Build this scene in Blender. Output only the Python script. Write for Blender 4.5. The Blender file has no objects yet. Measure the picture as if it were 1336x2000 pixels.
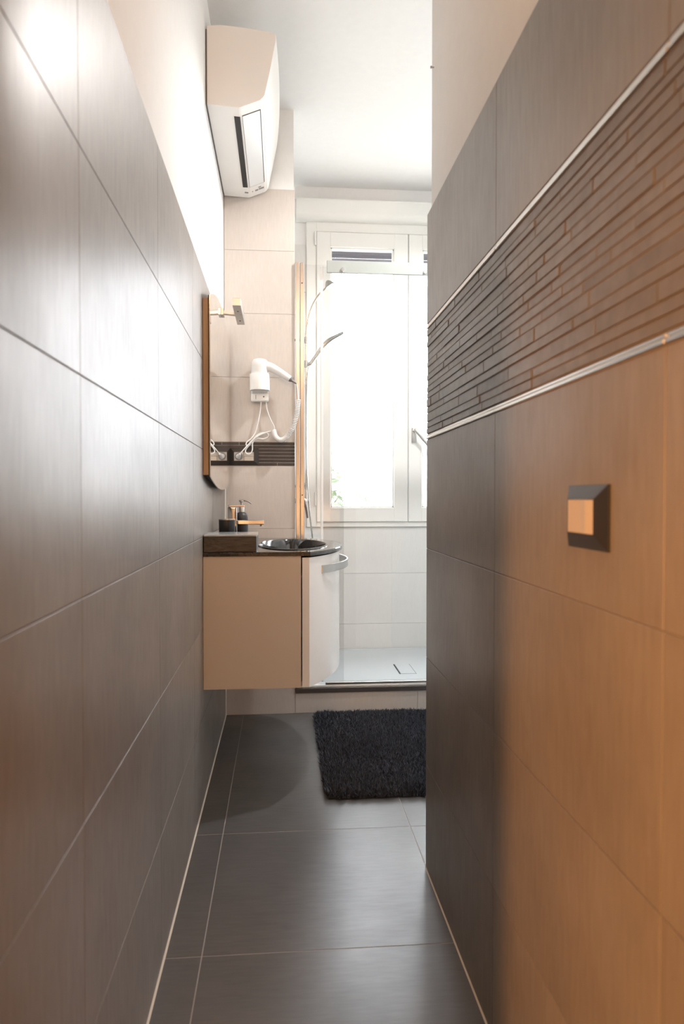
import bpy, bmesh, math, random
from mathutils import Vector, Matrix
random.seed(7)
PI = math.pi
scene = bpy.context.scene
C = scene.collection

# ------------------------------------------------------------------ camera
cam_data = bpy.data.cameras.new('camera')
cam = bpy.data.objects.new('camera', cam_data)
C.objects.link(cam)
cam.location = (0, 0, 1.04)
cam.rotation_euler = (math.radians(90 - 1.2126), 0, math.radians(-4.9217))
cam_data.sensor_width = 36
cam_data.lens = 1370 / 2000 * 36
cam_data.clip_start = 0.02
cam_data.dof.use_dof = True
cam_data.dof.focus_distance = 2.7
cam_data.dof.aperture_fstop = 4.5
scene.camera = cam

# ------------------------------------------------------------------ light
world = bpy.data.worlds.new('overcast_sky')
scene.world = world
world.use_nodes = True
bg = world.node_tree.nodes['Background']
bg.inputs[0].default_value = (0.93, 0.965, 1.0, 1)
bg.inputs[1].default_value = 10.0


def lamp(name, kind, loc, power, col, size=0.05, aim=None, **kw):
    l = bpy.data.lights.new(name, kind)
    l.energy = power
    l.color = col
    if kind in ('POINT', 'SPOT'):
        l.shadow_soft_size = size
    for k, v in kw.items():
        setattr(l, k, v)
    o = bpy.data.objects.new(name, l)
    C.objects.link(o)
    o.location = loc
    if aim is not None:
        o.rotation_euler = (Vector(aim) - Vector(loc)).to_track_quat('-Z', 'Y').to_euler()
    return o


# daylight opening (sampling portal only, gives no light of its own)
pl = lamp('window_portal', 'AREA', (0.76, 4.26, 1.75), 1, (1, 1, 1), aim=(0.76, 0, 1.75),
          shape='RECTANGLE', size_y=1.9)
pl.data.size = 1.25
pl.data.cycles.is_portal = True
# bathroom ceiling lamp, hidden behind the corridor wall
lamp('bathroom_ceiling_lamp', 'SPOT', (0.95, 2.84, 2.80), 78, (1.0, 0.97, 0.945), 0.03,
     aim=(0.95, 2.84, 0), spot_size=math.radians(160), spot_blend=0.4)
# hall behind the camera: two warm lamps, then an added fill light
lamp('hall_wall_lamp', 'SPOT', (-0.95, -0.52, 1.05), 165, (1.0, 0.43, 0.13), 0.04,
     aim=(0.40, 0.75, 0.45), spot_size=math.radians(80), spot_blend=1.0)
lamp('hall_ceiling_lamp', 'POINT', (0.07, -0.40, 2.60), 30, (1.0, 0.62, 0.36), 0.10)
lamp('added_warm_fill', 'POINT', (0.09, -1.05, 0.85), 17, (1.0, 0.50, 0.20), 0.06)  # added fill, no fitting there; warms the lower left wall

vs = scene.view_settings
vs.view_transform = 'Standard'
vs.look = 'None'
vs.exposure = 0.43
vs.gamma = 1.0
vs.use_curve_mapping = False


# ------------------------------------------------------------------ materials
def new_mat(name):
    m = bpy.data.materials.new(name)
    m.use_nodes = True
    nt = m.node_tree
    return m, nt, nt.nodes['Principled BSDF']


def simple(name, col, rough=0.5, metal=0.0, spec=0.5, noise=0.0, scale=20, bump=0.0, coat=0.0):
    m, nt, p = new_mat(name)
    p.inputs['Base Color'].default_value = (*col, 1)
    p.inputs['Roughness'].default_value = rough
    p.inputs['Metallic'].default_value = metal
    p.inputs['Specular IOR Level'].default_value = spec
    p.inputs['Coat Weight'].default_value = coat
    tc = nt.nodes.new('ShaderNodeTexCoord')
    n = nt.nodes.new('ShaderNodeTexNoise')
    n.inputs['Scale'].default_value = scale
    n.inputs['Detail'].default_value = 4
    nt.links.new(tc.outputs['Object'], n.inputs['Vector'])
    if noise > 0:
        r = nt.nodes.new('ShaderNodeMix')
        r.data_type = 'RGBA'
        r.inputs[6].default_value = (*[c * (1 - noise) for c in col], 1)
        r.inputs[7].default_value = (*[min(1, c * (1 + noise)) for c in col], 1)
        nt.links.new(n.outputs['Fac'], r.inputs[0])
        nt.links.new(r.outputs[2], p.inputs['Base Color'])
    if bump > 0:
        b = nt.nodes.new('ShaderNodeBump')
        b.inputs['Strength'].default_value = bump
        b.inputs['Distance'].default_value = 0.002
        nt.links.new(n.outputs['Fac'], b.inputs['Height'])
        nt.links.new(b.outputs['Normal'], p.inputs['Normal'])
    return m


def tile_mat(name, a, b, rough, stretch=(1, 1, 1), spec=0.5, rvar=0.1):
    """cement-look porcelain: clouds, fine streaks, tile-to-tile shade"""
    m, nt, p = new_mat(name)
    N, L = nt.nodes.new, nt.links.new
    tc = N('ShaderNodeTexCoord')
    oi = N('ShaderNodeObjectInfo')
    add = N('ShaderNodeVectorMath'); add.operation = 'ADD'
    mul = N('ShaderNodeVectorMath'); mul.operation = 'SCALE'
    cmb = N('ShaderNodeCombineXYZ')
    for k in range(3):
        L(oi.outputs['Random'], cmb.inputs[k])
    L(cmb.outputs[0], mul.inputs[0]); mul.inputs['Scale'].default_value = 17
    L(tc.outputs['Object'], add.inputs[0]); L(mul.outputs[0], add.inputs[1])
    mp = N('ShaderNodeMapping'); mp.inputs['Scale'].default_value = stretch
    L(add.outputs[0], mp.inputs[0])
    n1 = N('ShaderNodeTexNoise'); n1.inputs['Scale'].default_value = 3.5; n1.inputs['Detail'].default_value = 6
    n1.inputs['Roughness'].default_value = 0.6
    L(add.outputs[0], n1.inputs['Vector'])
    n2 = N('ShaderNodeTexNoise'); n2.inputs['Scale'].default_value = 22; n2.inputs['Detail'].default_value = 5
    L(mp.outputs[0], n2.inputs['Vector'])
    mx = N('ShaderNodeMath'); mx.operation = 'MULTIPLY_ADD'
    L(n2.outputs['Fac'], mx.inputs[0]); mx.inputs[1].default_value = 0.45
    sc = N('ShaderNodeMath'); sc.operation = 'MULTIPLY'; sc.inputs[1].default_value = 0.65
    L(n1.outputs['Fac'], sc.inputs[0]); L(sc.outputs[0], mx.inputs[2])
    r = N('ShaderNodeValToRGB')
    r.color_ramp.elements[0].position = 0.36; r.color_ramp.elements[0].color = (*a, 1)
    r.color_ramp.elements[1].position = 0.72; r.color_ramp.elements[1].color = (*b, 1)
    L(mx.outputs[0], r.inputs[0]); L(r.outputs[0], p.inputs['Base Color'])
    rr = N('ShaderNodeMapRange')
    rr.inputs['From Min'].default_value = 0.3; rr.inputs['From Max'].default_value = 0.75
    rr.inputs['To Min'].default_value = rough + rvar / 2; rr.inputs['To Max'].default_value = rough - rvar / 2
    L(mx.outputs[0], rr.inputs[0]); L(rr.outputs[0], p.inputs['Roughness'])
    bp = N('ShaderNodeBump'); bp.inputs['Strength'].default_value = 0.05; bp.inputs['Distance'].default_value = 0.001
    L(n2.outputs['Fac'], bp.inputs['Height']); L(bp.outputs['Normal'], p.inputs['Normal'])
    p.inputs['Specular IOR Level'].default_value = spec
    return m


def glass_mat(name, tint, ior=1.45, rough=0.0):
    m = bpy.data.materials.new(name); m.use_nodes = True
    nt = m.node_tree; nt.nodes.remove(nt.nodes['Principled BSDF'])
    out = nt.nodes['Material Output']
    t = nt.nodes.new('ShaderNodeBsdfTransparent'); t.inputs[0].default_value = (*tint, 1)
    g = nt.nodes.new('ShaderNodeBsdfGlossy'); g.inputs['Roughness'].default_value = rough
    lw = nt.nodes.new('ShaderNodeLayerWeight'); lw.inputs[0].default_value = 0.5
    pw_ = nt.nodes.new('ShaderNodeMath'); pw_.operation = 'POWER'; pw_.inputs[1].default_value = 5
    fr = nt.nodes.new('ShaderNodeMath'); fr.operation = 'MULTIPLY_ADD'
    fr.inputs[1].default_value = 0.95; fr.inputs[2].default_value = 0.035
    nt.links.new(lw.outputs['Facing'], pw_.inputs[0]); nt.links.new(pw_.outputs[0], fr.inputs[0])
    mx = nt.nodes.new('ShaderNodeMixShader')
    nt.links.new(fr.outputs[0], mx.inputs[0]); nt.links.new(t.outputs[0], mx.inputs[1])
    nt.links.new(g.outputs[0], mx.inputs[2]); nt.links.new(mx.outputs[0], out.inputs[0])
    return m


def wood_mat(name, a, b, scale=(2, 2, 22), rough=0.45, dist=3.0):
    m, nt, p = new_mat(name)
    N, L = nt.nodes.new, nt.links.new
    tc = N('ShaderNodeTexCoord'); mp = N('ShaderNodeMapping'); mp.inputs['Scale'].default_value = scale
    n = N('ShaderNodeTexNoise'); n.inputs['Scale'].default_value = 2.5; n.inputs['Detail'].default_value = 7
    n.inputs['Distortion'].default_value = dist
    r = N('ShaderNodeValToRGB')
    r.color_ramp.elements[0].position = 0.35; r.color_ramp.elements[0].color = (*a, 1)
    r.color_ramp.elements[1].position = 0.68; r.color_ramp.elements[1].color = (*b, 1)
    L(tc.outputs['Object'], mp.inputs[0]); L(mp.outputs[0], n.inputs['Vector'])
    L(n.outputs['Fac'], r.inputs[0]); L(r.outputs[0], p.inputs['Base Color'])
    p.inputs['Roughness'].default_value = rough
    return m


M = {}
M['plaster'] = simple('white_plaster', (0.80, 0.797, 0.785), 0.9, noise=0.03, scale=30, bump=0.15)
M['hall_plaster'] = simple('hall_plaster', (0.72, 0.66, 0.58), 0.9, noise=0.03, scale=30)
M['wall_tile'] = tile_mat('taupe_wall_tile', (0.190, 0.166, 0.148), (0.255, 0.228, 0.206), 0.36, (5, 5, 0.7))
M['floor_tile'] = tile_mat('charcoal_floor_tile', (0.078, 0.0755, 0.0755), (0.112, 0.109, 0.109), 0.33, (0.8, 6, 1))
M['strip'] = tile_mat('taupe_mosaic_strip', (0.125, 0.108, 0.096), (0.185, 0.162, 0.145), 0.42, (2, 2, 2))
M['dark_strip'] = tile_mat('dark_mosaic_strip', (0.030, 0.026, 0.024), (0.052, 0.045, 0.041), 0.45, (2, 2, 2))
M['beige_tile'] = tile_mat('beige_wall_tile', (0.53, 0.482, 0.442), (0.60, 0.55, 0.507), 0.38, (6, 6, 1))
M['white_tile'] = tile_mat('white_wall_tile', (0.70, 0.70, 0.68), (0.76, 0.76, 0.74), 0.35, (6, 6, 1))
M['grout_dark'] = simple('dark_grout', (0.215, 0.19, 0.172), 0.9, noise=0.1, scale=60)
M['grout_floor'] = simple('light_floor_grout', (0.30, 0.285, 0.27), 0.9, noise=0.1, scale=60)
M['grout_light'] = simple('light_grout', (0.46, 0.41, 0.37), 0.9, noise=0.08, scale=60)
M['silicone'] = simple('pale_silicone', (0.62, 0.57, 0.50), 0.5, noise=0.05)
M['steel'] = simple('brushed_steel_trim', (0.72, 0.68, 0.63), 0.30, 1.0, noise=0.05, scale=90)
M['chrome'] = simple('chrome', (0.82, 0.82, 0.82), 0.08, 1.0)
M['tap_chrome'] = simple('tap_chrome', (0.58, 0.58, 0.585), 0.10, 1.0)
M['satin'] = simple('satin_metal', (0.50, 0.49, 0.475), 0.28, 1.0, noise=0.04, scale=80)
M['column'] = simple('shaded_chrome', (0.40, 0.41, 0.40), 0.22, 1.0, noise=0.04, scale=80)
M['rail'] = simple('pale_anodised_rail', (0.34, 0.37, 0.36), 0.35, 0.25, noise=0.03, scale=80)
M['dark_metal'] = simple('dark_anodised_metal', (0.10, 0.09, 0.085), 0.4, 0.6, noise=0.05)
M['white_plastic'] = simple('white_plastic', (0.82, 0.81, 0.79), 0.35, noise=0.015, scale=8)
M['ac_plastic'] = simple('ac_white_plastic', (0.80, 0.78, 0.75), 0.4, noise=0.015, scale=8)
M['ac_vane'] = simple('ac_vane_plastic', (0.74, 0.75, 0.75), 0.3, noise=0.015, scale=8)
M['black'] = simple('black_recess', (0.008, 0.008, 0.008), 0.6, noise=0.2)
M['grey_print'] = simple('grey_print', (0.22, 0.22, 0.23), 0.5, noise=0.1)
M['dark_plastic'] = simple('dark_plastic', (0.028, 0.024, 0.022), 0.35, noise=0.1)
M['grey_plastic'] = simple('grey_plastic', (0.16, 0.155, 0.15), 0.4, noise=0.08)
M['matt_black'] = simple('matt_black_ceramic', (0.016, 0.016, 0.018), 0.35, noise=0.1)
M['beige_module'] = simple('beige_socket_module', (0.56, 0.50, 0.43), 0.35, noise=0.03)
M['cream'] = simple('cream_lacquer', (0.55, 0.475, 0.40), 0.35, noise=0.015, scale=300)  # carcass: browner and darker than the door front
M['door_cream'] = simple('cream_gloss_door', (0.75, 0.73, 0.71), 0.25, noise=0.012, scale=40, coat=0.3)
M['counter'] = simple('black_glass_counter', (0.02, 0.017, 0.015), 0.06, noise=0.2, scale=80, spec=0.6)
M['basin'] = simple('black_glazed_basin', (0.014, 0.012, 0.011), 0.10, noise=0.15, spec=0.6)
M['wenge'] = wood_mat('dark_grained_wood', (0.010, 0.0095, 0.0095), (0.062, 0.054, 0.050), (3, 3, 14), 0.4, 4.0)
M['box_lid'] = simple('lid_reflection_grey', (0.42, 0.45, 0.46), 0.10, noise=0.05)  # pale reflection on the dark glossy top put into its colour
M['oak'] = wood_mat('light_wood_frame', (0.40, 0.25, 0.14), (0.50, 0.33, 0.19), (30, 30, 2), 0.5, 0.5)
M['mirror'] = simple('mirror_silver', (0.93, 0.93, 0.92), 0.0, 1.0)
M['glass'] = glass_mat('clear_shower_glass', (0.972, 0.976, 0.978))
M['pane'] = glass_mat('window_glass', (0.98, 0.982, 0.985))
M['pvc'] = simple('white_window_pvc', (0.80, 0.80, 0.77), 0.35, noise=0.01)
M['tray'] = simple('pale_shower_tray', (0.56, 0.60, 0.62), 0.45, noise=0.02, scale=120, bump=0.08)
M['rug'] = simple('black_rug_backing', (0.012, 0.013, 0.016), 0.9, noise=0.3)
M['pile'] = simple('black_shaggy_pile', (0.036, 0.041, 0.056), 0.7, noise=0.6, scale=60)
M['shutter'] = simple('dark_shutter_slat', (0.20, 0.185, 0.22), 0.5, noise=0.08)
M['stone'] = simple('pale_paving', (0.55, 0.54, 0.50), 0.9, noise=0.1)
M['leaf'] = simple('hedge_leaf', (0.17, 0.21, 0.13), 0.6, noise=0.4, scale=6)
M['rail_white'] = simple('white_painted_railing', (0.75, 0.75, 0.73), 0.5, noise=0.03)


# ------------------------------------------------------------------ mesh helpers
def bx(bm, a, b, bev=0.0, seg=1):
    """axis-aligned box between corners a and b"""
    r = bmesh.ops.create_cube(bm, size=1.0)
    vs_ = r['verts']
    for v in vs_:
        v.co = Vector([(a[i] + b[i]) / 2 + v.co[i] * (b[i] - a[i]) for i in range(3)])
    if bev > 0:
        es = list({e for v in vs_ for e in v.link_edges})
        bmesh.ops.bevel(bm, geom=es, offset=bev, segments=seg, affect='EDGES', profile=0.5)
    return bm


def box(a, b, bev=0.0, seg=1):
    return bx(bmesh.new(), a, b, bev, seg)


def prism(pts, axis, lo, hi, bm=None):
    """extrude the 2D polygon pts (in the two other axes, cyclic order) along axis"""
    bm = bm or bmesh.new()
    def P(u, v, w):
        return {'x': (w, u, v), 'y': (u, w, v), 'z': (u, v, w)}[axis]
    A = [bm.verts.new(P(u, v, lo)) for u, v in pts]
    B = [bm.verts.new(P(u, v, hi)) for u, v in pts]
    n = len(pts)
    bm.faces.new(A); bm.faces.new(list(reversed(B)))
    for i in range(n):
        bm.faces.new((A[i], B[i], B[(i + 1) % n], A[(i + 1) % n]))
    bmesh.ops.recalc_face_normals(bm, faces=bm.faces)
    return bm


def lathe(prof, c, seg=32, axis='z', bm=None):
    """profile [(radius, height)] turned round an axis through c"""
    bm = bm or bmesh.new()
    rings = []
    for r, h in prof:
        ring = []
        for k in range(seg):
            t = 2 * PI * k / seg
            u, v = r * math.cos(t), r * math.sin(t)
            q = {'z': (u, v, h), 'y': (u, h, v), 'x': (h, u, v)}[axis]
            ring.append(bm.verts.new((c[0] + q[0], c[1] + q[1], c[2] + q[2])))
        rings.append(ring)
    for a, b in zip(rings[:-1], rings[1:]):
        for k in range(seg):
            bm.faces.new((a[k], a[(k + 1) % seg], b[(k + 1) % seg], b[k]))
    bm.faces.new(rings[0]); bm.faces.new(list(reversed(rings[-1])))
    bmesh.ops.recalc_face_normals(bm, faces=bm.faces)
    return bm


def spline(pts, n=12):
    """Catmull-Rom through pts"""
    P = [Vector(p) for p in pts]
    P = [2 * P[0] - P[1]] + P + [2 * P[-1] - P[-2]]
    out = []
    for i in range(1, len(P) - 2):
        for k in range(n):
            t = k / n
            a, b, c, d = P[i - 1], P[i], P[i + 1], P[i + 2]
            out.append(0.5 * ((2 * b) + (c - a) * t + (2 * a - 5 * b + 4 * c - d) * t * t + (3 * b - a - 3 * c + d) * t ** 3))
    out.append(P[-2])
    return out


def tube(path, r, seg=8, bm=None, flat=None):
    """sweep a circle (or ellipse flat=(ru, rv)) along the points; r may be a list"""
    bm = bm or bmesh.new()
    P = [Vector(p) for p in path]
    n = len(P)
    T = []
    for i in range(n):
        t = P[min(i + 1, n - 1)] - P[max(i - 1, 0)]
        T.append(t.normalized() if t.length > 1e-9 else Vector((0, 0, 1)))
    up = Vector((0, 0, 1)) if abs(T[0].z) < 0.9 else Vector((1, 0, 0))
    u = (up - T[0] * up.dot(T[0])).normalized()
    rings = []
    for i in range(n):
        u = (u - T[i] * u.dot(T[i]))
        u = u.normalized() if u.length > 1e-6 else T[i].orthogonal().normalized()
        v = T[i].cross(u)
        ri = r[i] if isinstance(r, (list, tuple)) else r
        ru, rv = (flat if flat else (ri, ri))
        rings.append([bm.verts.new(P[i] + u * ru * math.cos(2 * PI * k / seg) + v * rv * math.sin(2 * PI * k / seg)) for k in range(seg)])
    for a, b in zip(rings[:-1], rings[1:]):
        for k in range(seg):
            bm.faces.new((a[k], a[(k + 1) % seg], b[(k + 1) % seg], b[k]))
    bm.faces.new(rings[0]); bm.faces.new(list(reversed(rings[-1])))
    bmesh.ops.recalc_face_normals(bm, faces=bm.faces)
    return bm


def origin_of(parent):
    o = Vector((0, 0, 0))
    while parent is not None:
        o += parent.location
        parent = parent.parent
    return o


def obj(name, bm, mat, parent=None, at=None, smooth=False, label=None):
    """bm holds world coordinates; links it as one mesh object"""
    org = Vector(at) if at is not None else origin_of(parent)
    bmesh.ops.translate(bm, verts=bm.verts, vec=-org)
    me = bpy.data.meshes.new(name)
    bm.to_mesh(me); bm.free()
    me.materials.append(M[mat])
    if smooth:
        for p in me.polygons:
            p.use_smooth = True
        try:
            me.set_sharp_from_angle(angle=math.radians(35))
        except Exception:
            pass
    o = bpy.data.objects.new(name, me)
    C.objects.link(o)
    if parent is not None:
        o.parent = parent
        o.location = org - origin_of(parent)
    else:
        o.location = org
    if label:
        o['label'] = label
    return o


def tag(o, label, cat, group=None):
    o['label'] = label; o['category'] = cat
    if group:
        o['group'] = group
    return o


def thing(name, loc, label, cat, group=None):
    o = bpy.data.objects.new(name, None)
    C.objects.link(o)
    o.location = loc
    o.empty_display_size = 0.05
    return tag(o, label, cat, group)


def struct(o):
    o['kind'] = 'structure'
    return o


_tile_cache = {}


def tile(parent, mat, axis, face, u0, u1, v0, v1, gap=0.0018, th=0.008, bev=0.0005, name='tile', sign=1, gapu=None):
    """one tile: axis is its normal, face the coordinate of the outer face, sign the side it looks to"""
    su, sv = u1 - u0 - (gap if gapu is None else gapu), v1 - v0 - gap
    key = (mat, axis, round(su, 4), round(sv, 4), th, bev)
    if key not in _tile_cache:
        h = {'x': (th / 2, su / 2, sv / 2), 'y': (su / 2, th / 2, sv / 2), 'z': (su / 2, sv / 2, th / 2)}[axis]
        b = box([-k for k in h], h, bev)
        me = bpy.data.meshes.new(name); b.to_mesh(me); b.free()
        me.materials.append(M[mat])
        _tile_cache[key] = me
    o = bpy.data.objects.new(name, _tile_cache[key])
    C.objects.link(o)
    o.parent = parent
    d = face - sign * th / 2
    cu, cv = (u0 + u1) / 2, (v0 + v1) / 2
    p = {'x': (d, cu, cv), 'y': (cu, d, cv), 'z': (cu, cv, d)}[axis]
    o.location = Vector(p) - origin_of(parent)
    return o


# ------------------------------------------------------------------ the setting
XL, XR = -0.267, 0.402          # tiled faces of the corridor
YP, YW = 3.36, 4.17             # partition face, window wall face
ZC = 2.87                       # ceiling
XB = 1.50                       # right side of the bathroom (out of sight)
XP = 0.064                      # free edge of the partition
HX, HY = -2.0, -2.0             # hall behind the camera
YE = 1.925                      # end of the right corridor wall

# floor
fl = struct(obj('floor', box((HX - 0.1, HY - 0.1, -0.10), (XB + 0.1, YW + 0.15, -0.0006)), 'grout_floor'))
fx = [HX - 0.1, -1.382, -0.782, XL + 0.085, 0.403, 1.0, XB + 0.05]
fxs = [HX, -1.382, -0.782, -0.182, 0.403, 1.0, XB]
fy = [-2.0, -1.42, -0.82, -0.22, 0.388, 0.988, 1.588, 2.168, YP]
for j in range(len(fy) - 1):
    cols = list(fxs)
    if fy[j] >= 0.38:
        cols = [XL, -0.182, 0.403, 1.0, XB]
    for i in range(len(cols) - 1):
        tile(fl, 'floor_tile', 'z', 0.0, cols[i], cols[i + 1], fy[j], fy[j + 1], gap=0.0026, bev=0.0003)

# ceiling
struct(obj('ceiling', box((HX - 0.1, HY - 0.1, ZC), (XB + 0.1, YW + 0.4, ZC + 0.1)), 'plaster'))

# left wall: plaster above, six rows of taupe tiles below
wl = struct(obj('wall_left', box((XL - 0.12, 0.36, 0), (XL - 0.003, YP + 0.01, ZC)), 'plaster'))
obj('grout_bed', box((XL - 0.012, 0.361, 0), (XL - 0.0018, YP, 1.804)), 'grout_dark', wl)
lz = [0.0, 0.289, 0.598, 0.904, 1.203, 1.508, 1.808]
ly = [0.362, 0.965, 1.565, 2.165, 2.765, YP]
for r in range(6):
    for c in range(5):
        tile(wl, 'wall_tile', 'x', XL, ly[c], ly[c + 1], lz[r], lz[r + 1], sign=1, gapu=0.0011)
# pale joint between wall and floor and in the corner with the partition
obj('silicone_joint', prism([(XL, 0.0), (XL + 0.004, 0.0), (XL, 0.004)], 'y', 0.37, YP), 'silicone', wl)
obj('silicone_joint', prism([(XL, YP), (XL + 0.004, YP), (XL, YP - 0.004)], 'z', 0.0, 1.80), 'silicone', wl)

# right corridor wall
wr = struct(obj('wall_right', box((XR + 0.010, HY, 0), (XR + 0.11, YE - 0.010, ZC)), 'plaster'))
obj('grout_bed', box((XR + 0.002, -0.50, 0), (XR + 0.0102, YE - 0.0015, 1.815)), 'grout_dark', wr)
rz = [0.0, 0.292, 0.594, 0.898, 1.199]
ry = [-0.484, 0.108, 0.707, 1.299, YE]
for c in range(4):
    for r in range(4):
        tile(wr, 'wall_tile', 'x', XR, ry[c], ry[c + 1], rz[r], rz[r + 1], sign=-1)
    tile(wr, 'wall_tile', 'x', XR, ry[c], ry[c + 1], 1.517, 1.819, sign=-1)
    for z0 in (1.200, 1.503):       # double steel trims that frame the mosaic band
        b = box((XR - 0.0025, ry[c] + 0.0008, z0 + 0.0005), (XR + 0.006, ry[c + 1] - 0.0008, z0 + 0.0062), 0.0012)
        bx(b, (XR - 0.0005, ry[c] + 0.0008, z0 + 0.0075), (XR + 0.006, ry[c + 1] - 0.0008, z0 + 0.0125), 0.0012)
        obj('steel_trim', b, 'steel', wr)
# mosaic band of thin strips, uneven heights and lengths
rs = random.Random(21)
z = 1.2142
rows = []
while z < 1.500:
    h = rs.choice([0.0135, 0.0165, 0.0165, 0.0165, 0.0195, 0.0240])
    if z + h > 1.4925:
        h = 1.5022 - z
    rows.append((z, z + h)); z += h
for z0, z1 in rows:
    y1 = YE
    y1_first = True
    while y1 > -0.48:
        ln = rs.choice([0.10, 0.15, 0.20, 0.28, 0.35])
        if y1_first:
            ln *= rs.uniform(0.3, 1.0); y1_first = False
        ln = round(ln, 2)
        y0 = max(y1 - ln, -0.484)
        tile(wr, 'strip', 'x', XR + rs.choice([0.0, 0.0005, 0.0012, -0.0006]), y0, y1, z0, z1,
             gap=0.0026, th=0.006, bev=0.0005, name='mosaic_strip', sign=-1)
        y1 = y0
obj('silicone_joint', prism([(XR, 0.0), (XR - 0.003, 0.0), (XR, 0.003)], 'y', -0.48, YE), 'silicone', wr)
# tiles on the narrow end of the right wall (seen only from inside the bathroom)
for r in range(6):
    tile(wr, 'wall_tile', 'y', YE, XR + 0.001, XR + 0.11, lz[r], lz[r + 1], sign=1)

# partition block beside the shower, clad with beige tiles
pw = struct(obj('wall_partition', box((XL - 0.003, YP + 0.006, 0), (XP - 0.004, YW, ZC)), 'plaster'))
obj('grout_bed', box((XL, YP + 0.0018, 0), (XP - 0.002, YP + 0.0062, 2.493)), 'grout_light', pw)
pz = [0.0, 0.290, 0.592, 0.890, 1.188, 1.302, 1.608, 1.908, 2.205, 2.495]
for r in range(9):
    if r != 4:
        tile(pw, 'beige_tile', 'y', YP, XL, XP, pz[r], pz[r + 1], gap=0.0014, sign=-1, th=0.006)
        for (y0, y1) in ((YP, 3.77), (3.77, YW)):
            tile(pw, 'beige_tile', 'x', XP, y0 + 0.0015, y1, pz[r], pz[r + 1], gap=0.0014, sign=1, th=0.004, bev=0.0006)
zz = [1.1885, 1.2045, 1.2205, 1.2370, 1.2535, 1.2700, 1.2860, 1.3015]
for k in range(7):
    cuts = [XL, XP] if k % 3 else [XL, -0.02 - 0.03 * k, XP]
    for i in range(len(cuts) - 1):
        tile(pw, 'dark_strip', 'y', YP + (0.0008 if k % 2 else 0), cuts[i], cuts[i + 1], zz[k], zz[k + 1],
             gap=0.0022, th=0.005, bev=0.0006, name='mosaic_strip', sign=-1)

# window wall with its opening, white tiles below and beside the window
WX0, WX1, WZ0, WZ1 = 0.147, 1.378, 0.862, 2.66
b = box((XP, YW + 0.006, 0), (WX0, YW + 0.20, ZC))
bx(b, (WX1, YW + 0.006, 0), (XB + 0.1, YW + 0.20, ZC))
bx(b, (WX0, YW + 0.006, 0), (WX1, YW + 0.20, WZ0))
bx(b, (WX0, YW + 0.006, WZ1), (WX1, YW + 0.20, ZC))
ww = struct(obj('wall_window', b, 'plaster'))
wz = [0.0, 0.281, 0.584, 0.860]
for r in range(3):
    for (x0, x1) in ((XP, 0.66), (0.66, 1.26), (1.26, XB)):
        tile(ww, 'white_tile', 'y', YW, x0, x1, wz[r], wz[r + 1], gap=0.0013, th=0.0058, bev=0.0002, sign=-1, gapu=0.0002)
for k in range(6):
    z0 = 0.860 + 0.278 * k
    tile(ww, 'white_tile', 'y', YW, XP, WX0, z0, z0 + 0.278, gap=0.0015, th=0.0058, sign=-1)
    tile(ww, 'white_tile', 'y', YW, WX1, XB, z0, z0 + 0.278, gap=0.0015, th=0.0058, sign=-1)

# remaining shell: bathroom side, hall behind the camera
struct(obj('wall_bathroom', box((XB, YE - 0.11, 0), (XB + 0.1, YW + 0.2, ZC)), 'plaster'))
struct(obj('wall_bathroom_front', box((XR + 0.11, YE - 0.11, 0), (XB, YE - 0.01, ZC)), 'plaster'))
struct(obj('wall_hall_front', box((HX, 0.36, 0), (XL - 0.12, 0.46, ZC)), 'hall_plaster'))
struct(obj('wall_hall_left', box((HX - 0.1, HY, 0), (HX, 0.46, ZC)), 'hall_plaster'))
struct(obj('wall_hall_back', box((HX - 0.1, HY - 0.1, 0), (XR + 0.11, HY, ZC)), 'hall_plaster'))

# roller-shutter box with bullnose over the window
arc = [(YW - 0.06 + 0.045 * (1 - math.cos(t * PI / 16)), 2.703 - 0.045 * math.sin(t * PI / 16)) for t in range(9)]
prof = [(YW + 0.004, 2.785), (YW - 0.06, 2.775)] + arc + [(YW + 0.004, 2.658)]
struct(obj('trim_1', prism(prof, 'x', 0.088, XB, None), 'pvc', smooth=True))

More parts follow.
